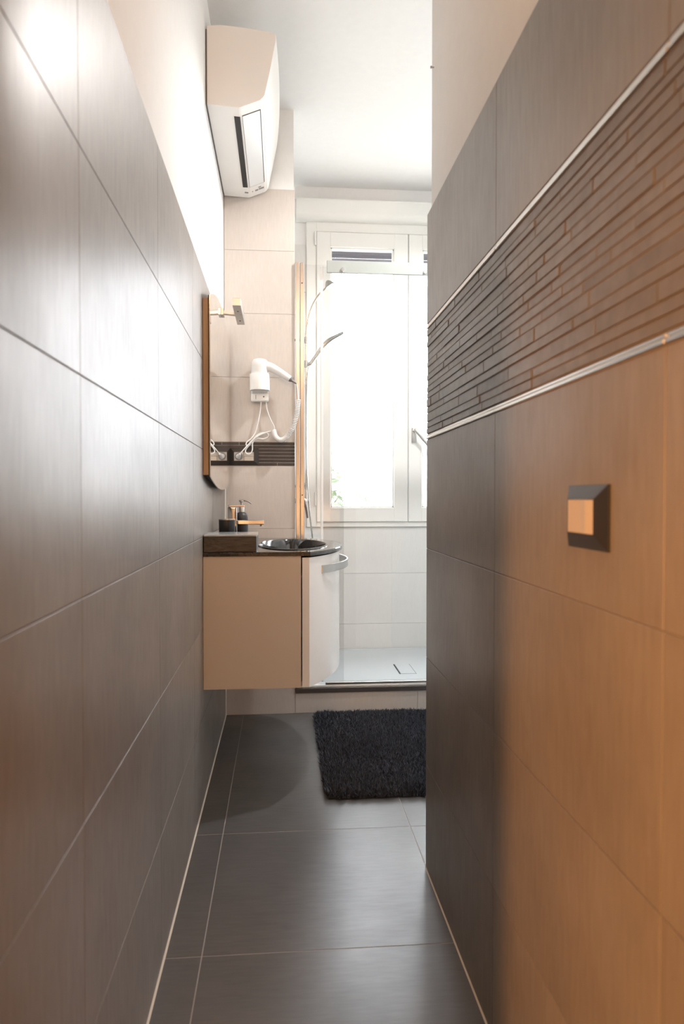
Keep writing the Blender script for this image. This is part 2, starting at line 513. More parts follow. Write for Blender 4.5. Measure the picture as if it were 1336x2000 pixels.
# window: outer frame, two sashes with panes, hinges and a lever handle
win = struct(thing('window_1', (0.76, YW, WZ0), 'white casement window with two sashes above the shower', 'window'))
del win['category']
yf0, yf1 = YW - 0.012, YW + 0.075
b = box((WX0, yf0, WZ0), (0.207, yf1, WZ1), 0.003)
bx(b, (1.318, yf0, WZ0), (WX1, yf1, WZ1), 0.003)
bx(b, (0.205, yf0, 2.602), (1.32, yf1, WZ1), 0.003)
bx(b, (0.205, yf0, WZ0), (1.32, yf1, 0.893), 0.003)
obj('window_frame', b, 'pvc', win)
for k, (x0, x1) in enumerate(((0.2065, 0.7525), (0.7555, 1.3165))):
    z0, z1 = 0.8925, 2.600
    st, tp, bt = 0.085, 0.088, 0.086
    b = box((x0, YW - 0.022, z0), (x0 + st, YW + 0.05, z1), 0.004)
    bx(b, (x1 - st, YW - 0.022, z0), (x1, YW + 0.05, z1), 0.004)
    bx(b, (x0 + st - 0.004, YW - 0.0215, z1 - tp), (x1 - st + 0.004, YW + 0.05, z1 - 0.001), 0.003)
    bx(b, (x0 + st - 0.004, YW - 0.0215, z0 + 0.001), (x1 - st + 0.004, YW + 0.05, z0 + bt), 0.003)
    # glazing bead, a thin step round the pane
    for (p, q) in (((x0 + st, YW - 0.010, z0 + bt), (x0 + st + 0.007, YW + 0.03, z1 - tp)),
                   ((x1 - st - 0.007, YW - 0.010, z0 + bt), (x1 - st, YW + 0.03, z1 - tp)),
                   ((x0 + st, YW - 0.010, z1 - tp - 0.007), (x1 - st, YW + 0.03, z1 - tp)),
                   ((x0 + st, YW - 0.010, z0 + bt), (x1 - st, YW + 0.03, z0 + bt + 0.007))):
        bx(b, p, q)
    s = obj('sash', b, 'pvc', win)
    obj('pane', box((x0 + st, YW + 0.012, z0 + bt), (x1 - st, YW + 0.016, z1 - tp)), 'pane', s)
    hx_ = x0 - 0.006 if k == 0 else x1 + 0.006
    for hz in (2.52, 0.99):
        obj('hinge', lathe([(0.001, 0), (0.0058, 0.001), (0.0058, 0.078), (0.001, 0.079)], (hx_, YW - 0.020, hz), 12), 'pvc', s, smooth=True)
    if k == 1:
        b = box((0.775, YW - 0.032, 1.365), (0.803, YW - 0.0215, 1.455), 0.004, 2)
        tube(spline([(0.789, YW - 0.028, 1.435), (0.789, YW - 0.062, 1.435), (0.800, YW - 0.070, 1.424), (0.905, YW - 0.070, 1.300)], 8),
             0.0095, 10, b)
        obj('handle', b, 'satin', s, smooth=True)

# ------------------------------------------------------------------ shower
ZT = 0.132
tray = thing('shower_tray', (0.78, 3.77, 0.0), 'pale grey shower tray raised on a tiled step below the window', 'shower tray')
b = box((XP + 0.001, YP + 0.026, 0.10), (XB, YW - 0.0005, ZT - 0.004))
bx(b, (XP + 0.001, YW - 0.025, ZT - 0.006), (XB, YW - 0.0005, ZT), 0.002)
obj('basin_floor', b, 'tray', tray)
obj('front_lip', box((XP + 0.001, YP + 0.001, 0.1215), (XB, YP + 0.030, ZT + 0.002), 0.003, 2), 'white_plastic', tray, smooth=True)
obj('front_profile', box((XP + 0.001, YP - 0.006, 0.098), (XB, YP + 0.026, 0.1215), 0.001), 'dark_metal', tray)
b = box((0.612, 3.562, ZT - 0.0045), (0.690, 3.768, ZT - 0.001), 0.0006)
dc = obj('drain_cover', b, 'tray', tray)
obj('drain_gap', box((0.604, 3.560, ZT - 0.0042), (0.611, 3.770, ZT - 0.0034)), 'black', dc)
obj('drain_gap', box((0.6908, 3.560, ZT - 0.0042), (0.6935, 3.770, ZT - 0.0034)), 'black', dc)
# the tiled riser that carries the tray
rs_ = struct(obj('step_riser', box((XP, YP + 0.006, 0), (XB, YP + 0.10, 0.0975)), 'grout_light'))
for (x0, x1) in ((XP, 0.66), (0.66, 1.26), (1.26, XB)):
    tile(rs_, 'beige_tile', 'y', YP, x0, x1, 0.0, 0.097, gap=0.0014, th=0.0058, sign=-1)

scr = thing('shower_screen', (0.76, 3.375, ZT), 'frameless glass shower screen with a flat metal top rail', 'shower screen')
YG = 3.388
b = box((0.068, YP - 0.012, ZT + 0.003), (0.0865, YG + 0.014, 2.153), 0.002)
bx(b, (0.0885, YP - 0.009, ZT + 0.003), (0.1085, YG + 0.014, 2.153), 0.003)
pr = obj('wall_profile', b, 'satin', scr)
for hz in (2.055, 1.05):
    obj('screw', lathe([(0.0005, -0.002), (0.003, -0.002), (0.0038, 0.0005), (0.0038, 0.002)], (0.0985, YP - 0.0095, hz), 12, 'y'), 'dark_metal', pr)
obj('fixed_pane', box((0.109, YG - 0.004, ZT + 0.003), (0.30, YG + 0.004, 2.153)), 'glass', scr)
door = obj('sliding_pane', box((0.198, YG - 0.022, ZT + 0.016), (0.98, YG - 0.014, 2.140)), 'glass', scr)
obj('seal_strip', box((0.1865, YG - 0.025, ZT + 0.016), (0.1985, YG - 0.011, 2.140), 0.002), 'white_plastic', door)
obj('fixed_pane', box((0.95, YG - 0.004, ZT + 0.003), (XB - 0.001, YG + 0.004, 2.153)), 'glass', scr)
rail = obj('top_rail', box((0.216, YG - 0.048, 2.104), (XB - 0.001, YG - 0.036, 2.162), 0.0015), 'rail', scr)
for sx in (0.292, 0.688, 1.10):
    obj('bolt_cap', lathe([(0.0005, -0.008), (0.008, -0.008), (0.0098, -0.005), (0.0098, 0.001)], (sx, YG - 0.049, 2.118), 16, 'y'), 'chrome', rail, smooth=True)
    obj('standoff', lathe([(0.0005, 0), (0.007, 0), (0.007, 0.040), (0.0005, 0.040)], (sx, YG - 0.036, 2.118), 12, 'y'), 'chrome', rail, smooth=True)
obj('floor_guide', box((0.21, YG - 0.026, ZT + 0.002), (XB - 0.001, YG - 0.010, ZT + 0.014), 0.001), 'satin', scr)

col = thing('shower_column', (0.133, 3.80, 1.0), 'slim chrome shower riser with curved arm and round head, hand shower on slider', 'shower')
path = [(0.133, 3.80, z_) for z_ in (1.02, 1.3, 1.6, 1.85)] + [(0.136, 3.80, 1.95), (0.158, 3.80, 2.05), (0.198, 3.80, 2.125), (0.245, 3.80, 2.172), (0.262, 3.80, 2.186)]
obj('riser_pipe', tube(spline(path, 8), 0.0048, 10), 'column', col, smooth=True)
hd = lathe([(0.0005, 0.030), (0.008, 0.030), (0.014, 0.024), (0.028, 0.004), (0.030, 0.0), (0.029, -0.003), (0.0005, -0.003)], (0, 0, 0), 24)
bmesh.ops.transform(hd, matrix=Matrix.Translation((0.262, 3.80, 2.180)) @ Matrix.Rotation(math.radians(-32), 4, 'Y'), verts=hd.verts)
obj('shower_head', hd, 'column', col, smooth=True)
for bz in (1.885, 1.10):
    b = tube([(XP + 0.0005, 3.80, bz), (0.12, 3.80, bz)], 0.007, 12)
    lathe([(0.0005, -0.017), (0.010, -0.016), (0.010, 0.016), (0.0005, 0.017)], (0.133, 3.80, bz), 16, 'z', b)
    obj('wall_bracket', b, 'column', col, smooth=True)
b = lathe([(0.0005, -0.019), (0.011, -0.018), (0.011, 0.018), (0.0005, 0.019)], (0.133, 3.80, 1.757), 16)
tube([(0.138, 3.80, 1.757), (0.158, 3.795, 1.757)], 0.010, 12, b)
sl = obj('slider', b, 'column', col, smooth=True)
path = spline([(0.152, 3.79, 1.752), (0.19, 3.79, 1.805), (0.224, 3.79, 1.852), (0.262, 3.79, 1.888), (0.333, 3.79, 1.928)], 6)
rad = [0.008 + 0.004 * min(1, i / 14) if i < 17 else 0.012 - 0.0045 * (i - 17) / max(1, len(path) - 17) for i in range(len(path))]
obj('hand_shower', tube(path, rad, 12), 'column', col, smooth=True)
path = spline([(0.150, 3.785, 1.748), (0.138, 3.77, 1.68), (0.132, 3.765, 1.40), (0.137, 3.765, 1.15), (0.150, 3.765, 0.95), (0.166, 3.77, 0.80), (0.165, 3.78, 0.62), (0.135, 3.79, 0.60), (0.112, 3.80, 0.78), (0.110, 3.80, 0.985)], 8)
obj('hose', tube(path, 0.0042, 8), 'column', col, smooth=True)
b = lathe([(0.0005, 0), (0.016, 0), (0.018, 0.004), (0.018, 0.118), (0.016, 0.122), (0.0005, 0.122)], (0.112, 3.70, 1.02), 16, 'y')
tube([(XP + 0.0005, 3.73, 1.02), (0.112, 3.73, 1.02)], 0.012, 12, b)
tube([(XP + 0.0005, 3.80, 1.02), (0.133, 3.80, 1.02)], 0.010, 12, b)
mx = obj('mixer', b, 'column', col, smooth=True)
obj('mixer_lever', tube([(0.116, 3.698, 1.02), (0.128, 3.692, 0.985), (0.136, 3.690, 0.93)], [0.009, 0.007, 0.005], 10), 'dark_metal', mx, smooth=True)

# ------------------------------------------------------------------ washbasin cabinet
Y0, Y1 = 2.41, 3.25
YM = (Y0 + Y1) / 2


def bow(y, base, sag, grow=0.0):
    """front line of the bow: x at depth y"""
    hw = (Y1 - Y0) / 2 + grow
    R = (hw * hw + sag * sag) / (2 * sag)
    d = min(abs(y - YM), hw)
    return base + sag - R + math.sqrt(max(R * R - d * d, 0))


ZB, ZK = 0.383, 0.838
van = thing('washbasin_cabinet', (-0.06, YM, ZB), 'cream wall-hung bow-fronted vanity cabinet under the black washbasin', 'vanity')
n = 20
car = [(XL + 0.001, Y0), (0.066, Y0)] + [(bow(Y0 + (Y1 - Y0) * i / n, 0.068, 0.118), Y0 + (Y1 - Y0) * i / n) for i in range(1, n)] + [(0.066, Y1), (XL + 0.001, Y1)]
car = [(min(x_, 0.064) if i_ in (1, len(car) - 2) else x_, min(max(y_, Y0 + 0.0165), Y1 - 0.0165)) for i_, (x_, y_) in enumerate(car)]
b = prism(car, 'z', ZB + 0.0005, ZB + 0.016)
bx(b, (XL + 0.001, Y0, ZB), (0.066, Y0 + 0.016, ZK)); bx(b, (XL + 0.001, Y1 - 0.016, ZB), (0.066, Y1, ZK))
bx(b, (XL + 0.001, Y0 + 0.016, ZB + 0.016), (XL + 0.017, Y1 - 0.016, ZK))
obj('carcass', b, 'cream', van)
fr = [(bow(Y0 + 0.001 + (Y1 - Y0 - 0.002) * i / 28, 0.094, 0.136), Y0 + 0.001 + (Y1 - Y0 - 0.002) * i / 28) for i in range(29)]
bk = [(bow(Y0 + 0.001 + (Y1 - Y0 - 0.002) * i / 28, 0.0705, 0.136) - 0.001, Y0 + 0.001 + (Y1 - Y0 - 0.002) * i / 28) for i in range(28, -1, -1)]
dr = obj('bow_front', prism(fr + bk, 'z', ZB + 0.001, ZK - 0.006), 'door_cream', van, smooth=True)
# bow handle: flat bar on two posts
hp = []
for i in range(25):
    y = 2.485 + (3.17 - 2.485) * i / 24
    hp.append((bow(y, 0.094, 0.136) + 0.003 + 0.032 * math.sin(PI * i / 24) ** 0.45, y))
hin = [(x - 0.004, y) for x, y in reversed(hp)]
obj('handle', prism(hp + hin, 'z', 0.770, 0.798), 'satin', dr, smooth=True, label='satin metal bow handle')

# counter top with an oval cut-out and the inset basin
ctop = thing('basin_counter', (-0.05, YM, ZK), 'glossy black counter with inset oval basin on the cream vanity', 'washbasin')
bcx, bcy, ra, rb = 0.042, 2.80, 0.135, 0.305
outer = [(XL + 0.001, Y0 - 0.004), (0.098, Y0 - 0.004)] + \
        [(bow(Y0 - 0.004 + (Y1 - Y0 + 0.008) * i / 40, 0.098, 0.145, 0.004), Y0 - 0.004 + (Y1 - Y0 + 0.008) * i / 40) for i in range(1, 40)] + \
        [(0.098, Y1 + 0.004), (XL + 0.001, Y1 + 0.004)]


def outer_hit(t):
    """point of the counter outline in direction t seen from the basin centre"""
    dx, dy = math.cos(t), math.sin(t)
    best = None
    for i in range(len(outer)):
        (ax, ay), (bx_, by_) = outer[i], outer[(i + 1) % len(outer)]
        ex, ey = bx_ - ax, by_ - ay
        den = dx * ey - dy * ex
        if abs(den) < 1e-9:
            continue
        s = ((ax - bcx) * ey - (ay - bcy) * ex) / den
        u = ((ax - bcx) * dy - (ay - bcy) * dx) / den
        if s > 0 and -1e-6 <= u <= 1 + 1e-6 and (best is None or s < best):
            best = s
    return (bcx + dx * best, bcy + dy * best)


angs = sorted(set([2 * PI * k / 88 for k in range(88)] + [math.atan2(y - bcy, x - bcx) % (2 * PI) for x, y in outer[:2] + outer[-2:]]))
ZS = 0.852
b = bmesh.new()
loops = []
for zt, kind in ((ZK, 'o'), (ZS - 0.003, 'o'), (ZS, 'oi'), (ZS, 'i'), (ZK, 'i')):
    ring = []
    for t in angs:
        if kind == 'i':
            rr = 1 / math.sqrt((math.cos(t) / ra) ** 2 + (math.sin(t) / rb) ** 2)
            p = (bcx + rr * math.cos(t), bcy + rr * math.sin(t))
        else:
            p = outer_hit(t)
            if kind == 'oi':
                p = (p[0] - 0.002 * math.cos(t), p[1] - 0.002 * math.sin(t))
        ring.append(b.verts.new((p[0], p[1], zt)))
    loops.append(ring)
m_ = len(angs)
for a, c_ in list(zip(loops[:-1], loops[1:])) + [(loops[-1], loops[0])]:
    for k in range(m_):
        b.faces.new((a[k], a[(k + 1) % m_], c_[(k + 1) % m_], c_[k]))
bmesh.ops.recalc_face_normals(b, faces=b.faces)
obj('slab', b, 'counter', ctop)
b = bmesh.new()
prof = [(1.025, 0.0), (1.02, 0.003), (0.985, 0.003), (0.96, -0.004), (0.93, -0.03), (0.86, -0.07), (0.70, -0.10), (0.45, -0.115), (0.15, -0.12), (0.02, -0.121)]
loops = []
for s, dz in prof:
    loops.append([b.verts.new((bcx + s * ra * math.cos(2 * PI * k / 56), bcy + s * rb * math.sin(2 * PI * k / 56), ZS + 0.0004 + dz)) for k in range(56)])
for a, c_ in zip(loops[:-1], loops[1:]):
    for k in range(56):
        b.faces.new((a[k], a[(k + 1) % 56], c_[(k + 1) % 56], c_[k]))
b.faces.new(loops[-1])
bmesh.ops.recalc_face_normals(b, faces=b.faces)
for f in b.faces:
    f.normal_flip() if f.normal.z < -0.2 else None
bo = obj('basin', b, 'basin', ctop, smooth=True)
obj('drain', lathe([(0.0005, 0.0), (0.022, 0.0), (0.024, 0.003), (0.018, 0.006), (0.0005, 0.006)], (bcx, bcy, ZS - 0.121), 20), 'chrome', bo, smooth=True)
ov = lathe([(0.009, -0.002), (0.012, -0.002), (0.014, 0.001), (0.012, 0.003), (0.009, 0.003)], (0, 0, 0), 20, 'x')
bmesh.ops.translate(ov, verts=ov.verts, vec=(bcx - 0.925 * ra, bcy, ZS - 0.032))
obj('overflow_ring', ov, 'chrome', bo, smooth=True)

# tap
tap = thing('basin_tap', (-0.197, 2.86, ZS), 'chrome single-lever tap with flat spout over the black basin', 'tap')
obj('body', box((-0.216, 2.842, ZS), (-0.179, 2.879, 1.000), 0.004, 2), 'tap_chrome', tap, smooth=True)
b = box((-0.181, 2.845, 0.930), (-0.070, 2.876, 0.947), 0.002)
sp = obj('spout', b, 'tap_chrome', tap)
obj('aerator', lathe([(0.0005, 0), (0.008, 0), (0.008, 0.008), (0.0005, 0.008)], (-0.080, 2.8605, 0.922), 14), 'satin', sp, smooth=True)
obj('lever', box((-0.214, 2.848, 1.0005), (-0.146, 2.873, 1.0085), 0.002), 'tap_chrome', tap)

# things on the counter
wb = thing('storage_box', (-0.175, 2.51, ZS), 'small dark wood-grain box with a glossy top on the near corner of the counter', 'box')
obj('body', box((XL + 0.003, 2.412, ZS + 0.0006), (-0.086, 2.592, 0.905), 0.0012), 'wenge', wb)
obj('lid', box((XL + 0.003, 2.411, 0.9055), (-0.085, 2.593, 0.9125), 0.0015), 'box_lid', wb)

cp = thing('tumbler', (-0.211, 2.745, ZS), 'black bathroom tumbler with a pale rim behind the dark wood box', 'tumbler')
obj('cup', lathe([(0.0005, 0), (0.0285, 0), (0.030, 0.003), (0.0315, 0.100), (0.0285, 0.100), (0.027, 0.012), (0.0005, 0.010)], (-0.211, 2.745, ZS), 32), 'matt_black', cp, smooth=True)
obj('rim', lathe([(0.0283, 0.1003), (0.0318, 0.1003), (0.0318, 0.1035), (0.0283, 0.1035)], (-0.211, 2.745, ZS), 32), 'satin', cp, smooth=True)

sd = thing('soap_dispenser', (-0.170, 3.02, ZS), 'matt black soap dispenser with a metal pump behind the tap', 'soap dispenser')
obj('bottle', lathe([(0.0005, 0), (0.025, 0), (0.0275, 0.003), (0.0275, 0.095), (0.0255, 0.110), (0.019, 0.120), (0.012, 0.124), (0.0005, 0.124)], (-0.170, 3.02, ZS), 32), 'matt_black', sd, smooth=True)
pc = obj('pump', lathe([(0.0005, 0.1245), (0.0115, 0.1245), (0.0115, 0.146), (0.010, 0.149), (0.005, 0.150), (0.005, 0.166), (0.009, 0.168), (0.009, 0.175), (0.0005, 0.177)], (-0.170, 3.02, ZS), 20), 'satin', sd, smooth=True)
obj('pump_spout', tube(spline([(-0.182, 3.02, 1.026), (-0.165, 3.02, 1.027), (-0.143, 3.02, 1.022), (-0.128, 3.02, 1.012)], 5), [0.0042 - 0.0018 * i / 15 for i in range(16)], 8), 'satin', pc, smooth=True)

# ------------------------------------------------------------------ mirror with its lamp
mi = thing('bathroom_mirror', (XL, 2.88, 1.07), 'barrel-shaped wall mirror on a light wood frame above the washbasin', 'mirror')
my0, my1 = 2.425, 3.335
mym = (my0 + my1) / 2


def barrel(y0, y1, ze0, ze1, zc0, zc1, n_=24):
    pts = []
    ym = (y0 + y1) / 2
    for i in range(n_ + 1):
        y = y0 + (y1 - y0) * i / n_
        t = (y - ym) / ((y1 - y0) / 2)
        pts.append((y, zc0 + (ze0 - zc0) * t * t))
    for i in range(n_, -1, -1):
        y = y0 + (y1 - y0) * i / n_
        t = (y - ym) / ((y1 - y0) / 2)
        pts.append((y, zc1 + (ze1 - zc1) * t * t))
    return pts


for (a0, a1) in ((my0 + 0.004, my0 + 0.022), (my1 - 0.022, my1 - 0.004)):
    obj('wood_side', box((XL + 0.0008, a0, 1.116), (-0.2475, a1, 1.718), 0.0008), 'oak', mi)
obj('shaded_back_box', prism(barrel(my0 + 0.0222, my1 - 0.0222, 1.120, 1.712, 1.092, 1.780), 'x', XL + 0.0008, -0.2475), 'black', mi)  # shadow under the mirror put in as black colour
obj('backing', prism(barrel(my0 + 0.001, my1 - 0.001, 1.111, 1.726, 1.071, 1.807), 'x', -0.2474, -0.2440), 'black', mi)
obj('mirror_glass', prism(barrel(my0, my1, 1.110, 1.727, 1.070, 1.808), 'x', -0.2439, -0.2405), 'mirror', mi)
lm = thing('mirror_lamp', (-0.215, 2.87, 1.79), 'chrome bar lamp on a short arm at the top of the mirror', 'lamp')
obj('mount', box((-0.2403, 2.845, 1.768), (-0.230, 2.895, 1.795), 0.001), 'satin', lm)
obj('arm', prism([(-0.2300, 1.787), (-0.2300, 1.776), (-0.158, 1.770), (-0.158, 1.779)], 'y', 2.858, 2.884), 'satin', lm)
hb = box((-0.186, 2.72, 1.771), (-0.154, 3.02, 1.801), 0.0015)
lh = obj('lamp_bar', hb, 'satin', lm)
for sy in (2.80, 2.95):
    obj('screw', lathe([(0.0005, -0.0015), (0.003, -0.0015), (0.0035, 0.0006)], (-0.170, sy, 1.7705), 10), 'dark_metal', lh)

# ------------------------------------------------------------------ hair dryer on the partition
HXc, HYc = -0.1005, YP - 0.049
hdz = thing('hair_dryer', (HXc, YP, 1.49), 'white wall-mounted hair dryer in its holder with coiled cord', 'hair dryer')
# back plate and socket shelf
obj('wall_plate', box((-0.142, YP - 0.022, 1.489), (-0.060, YP - 0.0004, 1.64), 0.006, 3), 'white_plastic', hdz, smooth=True)
b = box((-0.143, YP - 0.034, 1.489), (-0.058, YP - 0.020, 1.530), 0.008, 3)
sf = obj('switch_box', b, 'white_plastic', hdz, smooth=True)
obj('switch_slot', box((-0.121, YP - 0.0347, 1.500), (-0.1185, YP - 0.0338, 1.520)), 'grey_print', sf)
obj('switch_dot', lathe([(0.0005, -0.0006), (0.0032, -0.0006), (0.0032, 0.0006), (0.0005, 0.0006)], (-0.083, YP - 0.0344, 1.512), 10, 'y'), 'dark_plastic', sf)
# open sleeve
obj('holder_sleeve', lathe([(0.0005, 0.004), (0.0415, 0.004), (0.043, 0.0), (0.0462, 0.0), (0.0462, 0.074), (0.0450, 0.076), (0.0405, 0.075), (0.0405, 0.010), (0.0005, 0.010)], (HXc, HYc, 1.538), 36), 'white_plastic', hdz, smooth=True)
dry = obj('dryer_body', lathe([(0.0005, -0.050), (0.030, -0.050), (0.037, -0.046), (0.0385, 0.0), (0.0395, 0.018), (0.0395, 0.058), (0.037, 0.070), (0.030, 0.078), (0.018, 0.082), (0.0005, 0.083)], (HXc, HYc, 1.603), 36), 'white_plastic', hdz, smooth=True)
for k in range(4):
    obj('vent_rib', lathe([(0.0390, -0.0008), (0.0402, -0.0008), (0.0402, 0.0008), (0.0390, 0.0008)], (HXc, HYc, 1.626 + 0.008 * k), 36), 'ac_vane', dry, smooth=True)
hpth = spline([(-0.075, HYc - 0.004, 1.652), (-0.045, HYc - 0.006, 1.644), (-0.005, HYc - 0.006, 1.622), (0.040, HYc - 0.006, 1.593)], 6)
obj('dryer_handle', tube(hpth, [0.0235 - 0.0085 * i / (len(hpth) - 1) for i in range(len(hpth))], 16), 'white_plastic', hdz, smooth=True)
b = tube([(0.038, HYc - 0.006, 1.5945), (0.050, HYc - 0.006, 1.5875)], [0.014, 0.010], 14)
tube(spline([(0.048, HYc - 0.006, 1.586), (0.062, HYc - 0.006, 1.578), (0.071, HYc - 0.006, 1.571)], 4), [0.006 - 0.0026 * i / 8 for i in range(9)], 10, b)
obj('cord_grip', b, 'grey_plastic', hdz, smooth=True, label='grey cord sleeve at the handle end')
# coiled lead: straight drop, coil, straight lead back up to the switch box
lead = spline([(0.071, HYc - 0.006, 1.571), (0.076, HYc - 0.008, 1.540), (0.079, HYc - 0.010, 1.497)], 8)
cpath = spline([(0.079, HYc - 0.010, 1.497), (0.071, HYc - 0.010, 1.43), (0.052, HYc - 0.006, 1.366), (0.022, HYc + 0.002, 1.321), (-0.006, HYc + 0.008, 1.309), (-0.028, HYc + 0.014, 1.326), (-0.038, HYc + 0.018, 1.356)], 60)
coil = []
turns = 52
NN = len(cpath)
for i in range(turns * 12 + 1):
    s = i / (turns * 12) * (NN - 1)
    k = min(int(s), NN - 2)
    p = cpath[k].lerp(cpath[k + 1], s - k)
    t = (cpath[k + 1] - cpath[k]).normalized()
    e1 = Vector((0, 1, 0)); e1 = (e1 - t * e1.dot(t)).normalized(); e2 = t.cross(e1)
    a = 2 * PI * i / 12
    coil.append(p + e1 * 0.0098 * math.cos(a) + e2 * 0.0098 * math.sin(a))
tail = spline([coil[-1], (-0.034, HYc + 0.022, 1.372), (-0.052, HYc + 0.026, 1.408), (-0.068, HYc + 0.030, 1.455), (-0.072, HYc + 0.030, 1.490)], 8)
obj('coiled_cord', tube(lead + coil + tail, 0.0024, 6), 'white_plastic', hdz, smooth=True)
# mains lead, bundled in loops, down to the plug
YCb = YP - 0.016
ml = spline([(-0.096, YP - 0.024, 1.491), (-0.099, YCb, 1.455), (-0.110, YCb, 1.395), (-0.124, YCb, 1.345), (-0.142, YCb - 0.004, 1.316),
             (-0.160, YCb - 0.008, 1.302), (-0.166, YCb - 0.010, 1.288), (-0.155, YCb - 0.010, 1.283), (-0.140, YCb - 0.008, 1.300),
             (-0.118, YCb - 0.006, 1.330), (-0.090, YCb - 0.004, 1.343), (-0.065, YCb - 0.004, 1.340), (-0.062, YCb - 0.004, 1.325),
             (-0.085, YCb - 0.006, 1.315), (-0.115, YCb - 0.008, 1.316), (-0.135, YCb - 0.010, 1.296), (-0.137, YCb - 0.010, 1.262),
             (-0.148, YCb - 0.012, 1.244), (-0.165, YCb - 0.012, 1.246), (-0.168, YCb - 0.012, 1.262), (-0.148, YCb - 0.010, 1.288),
             (-0.110, YCb - 0.006, 1.328), (-0.075, YCb - 0.002, 1.340), (-0.045, YCb, 1.350), (-0.070, YCb - 0.006, 1.346), (-0.115, YCb - 0.014, 1.325),
             (-0.150, YCb - 0.022, 1.292), (-0.180, YCb - 0.026, 1.258), (-0.197, YCb - 0.022, 1.238)], 8)
obj('mains_lead', tube(ml, 0.0030, 6), 'white_plastic', hdz, smooth=True)
pg = tube([(-0.193, YCb - 0.026, 1.243), (-0.200, YP - 0.016, 1.235), (-0.203, YP - 0.0085, 1.232)], [0.004, 0.010, 0.0125], 14)
obj('plug', pg, 'white_plastic', hdz, smooth=True)

# socket in the dark band
so = thing('wall_socket', (-0.181, YP, 1.233), 'dark socket plate with beige outlets in the dark mosaic band', 'socket')
prof_o = [(-0.243, 1.192), (-0.108, 1.192), (-0.108, 1.274), (-0.243, 1.274)]


def frame_plate(bm, o, i, y0, y1, axis='y', sgn=-1):
    """bevelled plate: outer rectangle o at depth y0, rising to inner rectangle i at depth y1, with an opening"""
    def P(u, v, w):
        return (u, w, v) if axis == 'y' else (w, u, v)
    A = [bm.verts.new(P(u, v, y0)) for u, v in o]
    A2 = [bm.verts.new(P(u, v, y0 + sgn * 0.003)) for u, v in o]
    B = [bm.verts.new(P(u, v, y1)) for u, v in i]
    D = [bm.verts.new(P(u, v, y0)) for u, v in i]
    for X, Y in ((A, A2), (A2, B), (B, D), (D, A)):
        for k in range(4):
            bm.faces.new((X[k], X[(k + 1) % 4], Y[(k + 1) % 4], Y[k]))
    bmesh.ops.recalc_face_normals(bm, faces=bm.faces)
    return bm


obj('cover_plate', frame_plate(bmesh.new(), prof_o, [(-0.224, 1.212), (-0.130, 1.212), (-0.130, 1.254), (-0.224, 1.254)], YP - 0.0005, YP - 0.009), 'dark_plastic', so)
b = box((-0.2235, YP - 0.0075, 1.2125), (-0.1785, YP - 0.0006, 1.2535), 0.0006)
m1 = obj('outlet', b, 'beige_module', so)
obj('outlet_ring', lathe([(0.0150, -0.0005), (0.0190, -0.0005), (0.0190, 0.0012), (0.0150, 0.0012)], (-0.201, YP - 0.0082, 1.233), 24, 'y'), 'grey_print', m1)
b = box((-0.1775, YP - 0.0075, 1.2335), (-0.1305, YP - 0.0006, 1.2535), 0.0006)
bx(b, (-0.1775, YP - 0.0075, 1.2125), (-0.1305, YP - 0.0006, 1.2325), 0.0006)
obj('blank_modules', b, 'beige_module', so)

# light switch on the right wall
sw = thing('light_switch', (XR, 0.887, 1.013), 'dark light switch plate with a shiny rocker on the right corridor wall', 'light switch')
po = [(0.828, 0.972), (0.947, 0.972), (0.947, 1.056), (0.828, 1.056)]
pi_ = [(0.858, 0.992), (0.938, 0.992), (0.938, 1.037), (0.858, 1.037)]
obj('cover_plate', frame_plate(bmesh.new(), po, pi_, XR - 0.0003, XR - 0.009, 'x'), 'dark_plastic', sw)
for (a0, a1) in ((0.8585, 0.8978), (0.8982, 0.9375)):
    am = (a0 + a1) / 2
    b = prism([(XR - 0.0005, a0), (XR - 0.0085, a0), (XR - 0.0105 if a0 < 0.88 else XR - 0.0085, am), (XR - 0.0085, a1), (XR - 0.0005, a1)], 'z', 0.9925, 1.0365)
    obj('rocker', b, 'beige_module', sw, label='shiny metal rocker')  # pale colour stands in for warm light reflected by the metal

# ------------------------------------------------------------------ air conditioner
ac = thing('air_conditioner', (XL - 0.003, 2.96, 2.44), 'white wall-mounted air conditioner high on the left wall', 'air conditioner')
ay0, ay1 = 2.58, 3.345
XA = XL - 0.0025
sec = [(XA, 2.450), (XA, 2.728), (-0.215, 2.733), (-0.120, 2.727), (-0.030, 2.716), (-0.0195, 2.708), (-0.0200, 2.690), (-0.040, 2.585), (-0.0610, 2.492), (-0.0680, 2.480), (-0.0760, 2.473), (-0.146, 2.445), (-0.152, 2.4435)]
obj('housing', prism([(XA + 0.006, z_) if x_ == XA else (x_, z_) for x_, z_ in sec], 'y', ay0, ay1), 'ac_plastic', ac)
obj('back_plate', box((XA, ay0 + 0.01, 2.455), (XA + 0.006, ay1 - 0.01, 2.722)), 'grey_print', ac)
# bowed front panel, proud of the housing
pan = [(-0.0190, 2.712), (-0.0190, 2.690), (-0.0385, 2.588), (-0.0595, 2.492), (-0.0665, 2.4815)]
bmf = bmesh.new()
rows_ = []
for i in range(13):
    t = i / 12
    y = ay0 + 0.001 + (ay1 - ay0 - 0.002) * t
    bul = 0.013 * (1 - (2 * t - 1) ** 2)
    rows_.append([bmf.verts.new((x_ + 0.0006 + bul * kb, y, z_)) for (x_, z_), kb in zip(pan, (1, 1, 0.75, 0.3, 0.05))] + [bmf.verts.new((x_ - 0.004, y, z_)) for x_, z_ in reversed(pan)])
kk = len(rows_[0])
for a, c_ in zip(rows_[:-1], rows_[1:]):
    for k in range(kk):
        bmf.faces.new((a[k], a[(k + 1) % kk], c_[(k + 1) % kk], c_[k]))
bmf.faces.new(rows_[0]); bmf.faces.new(list(reversed(rows_[-1])))
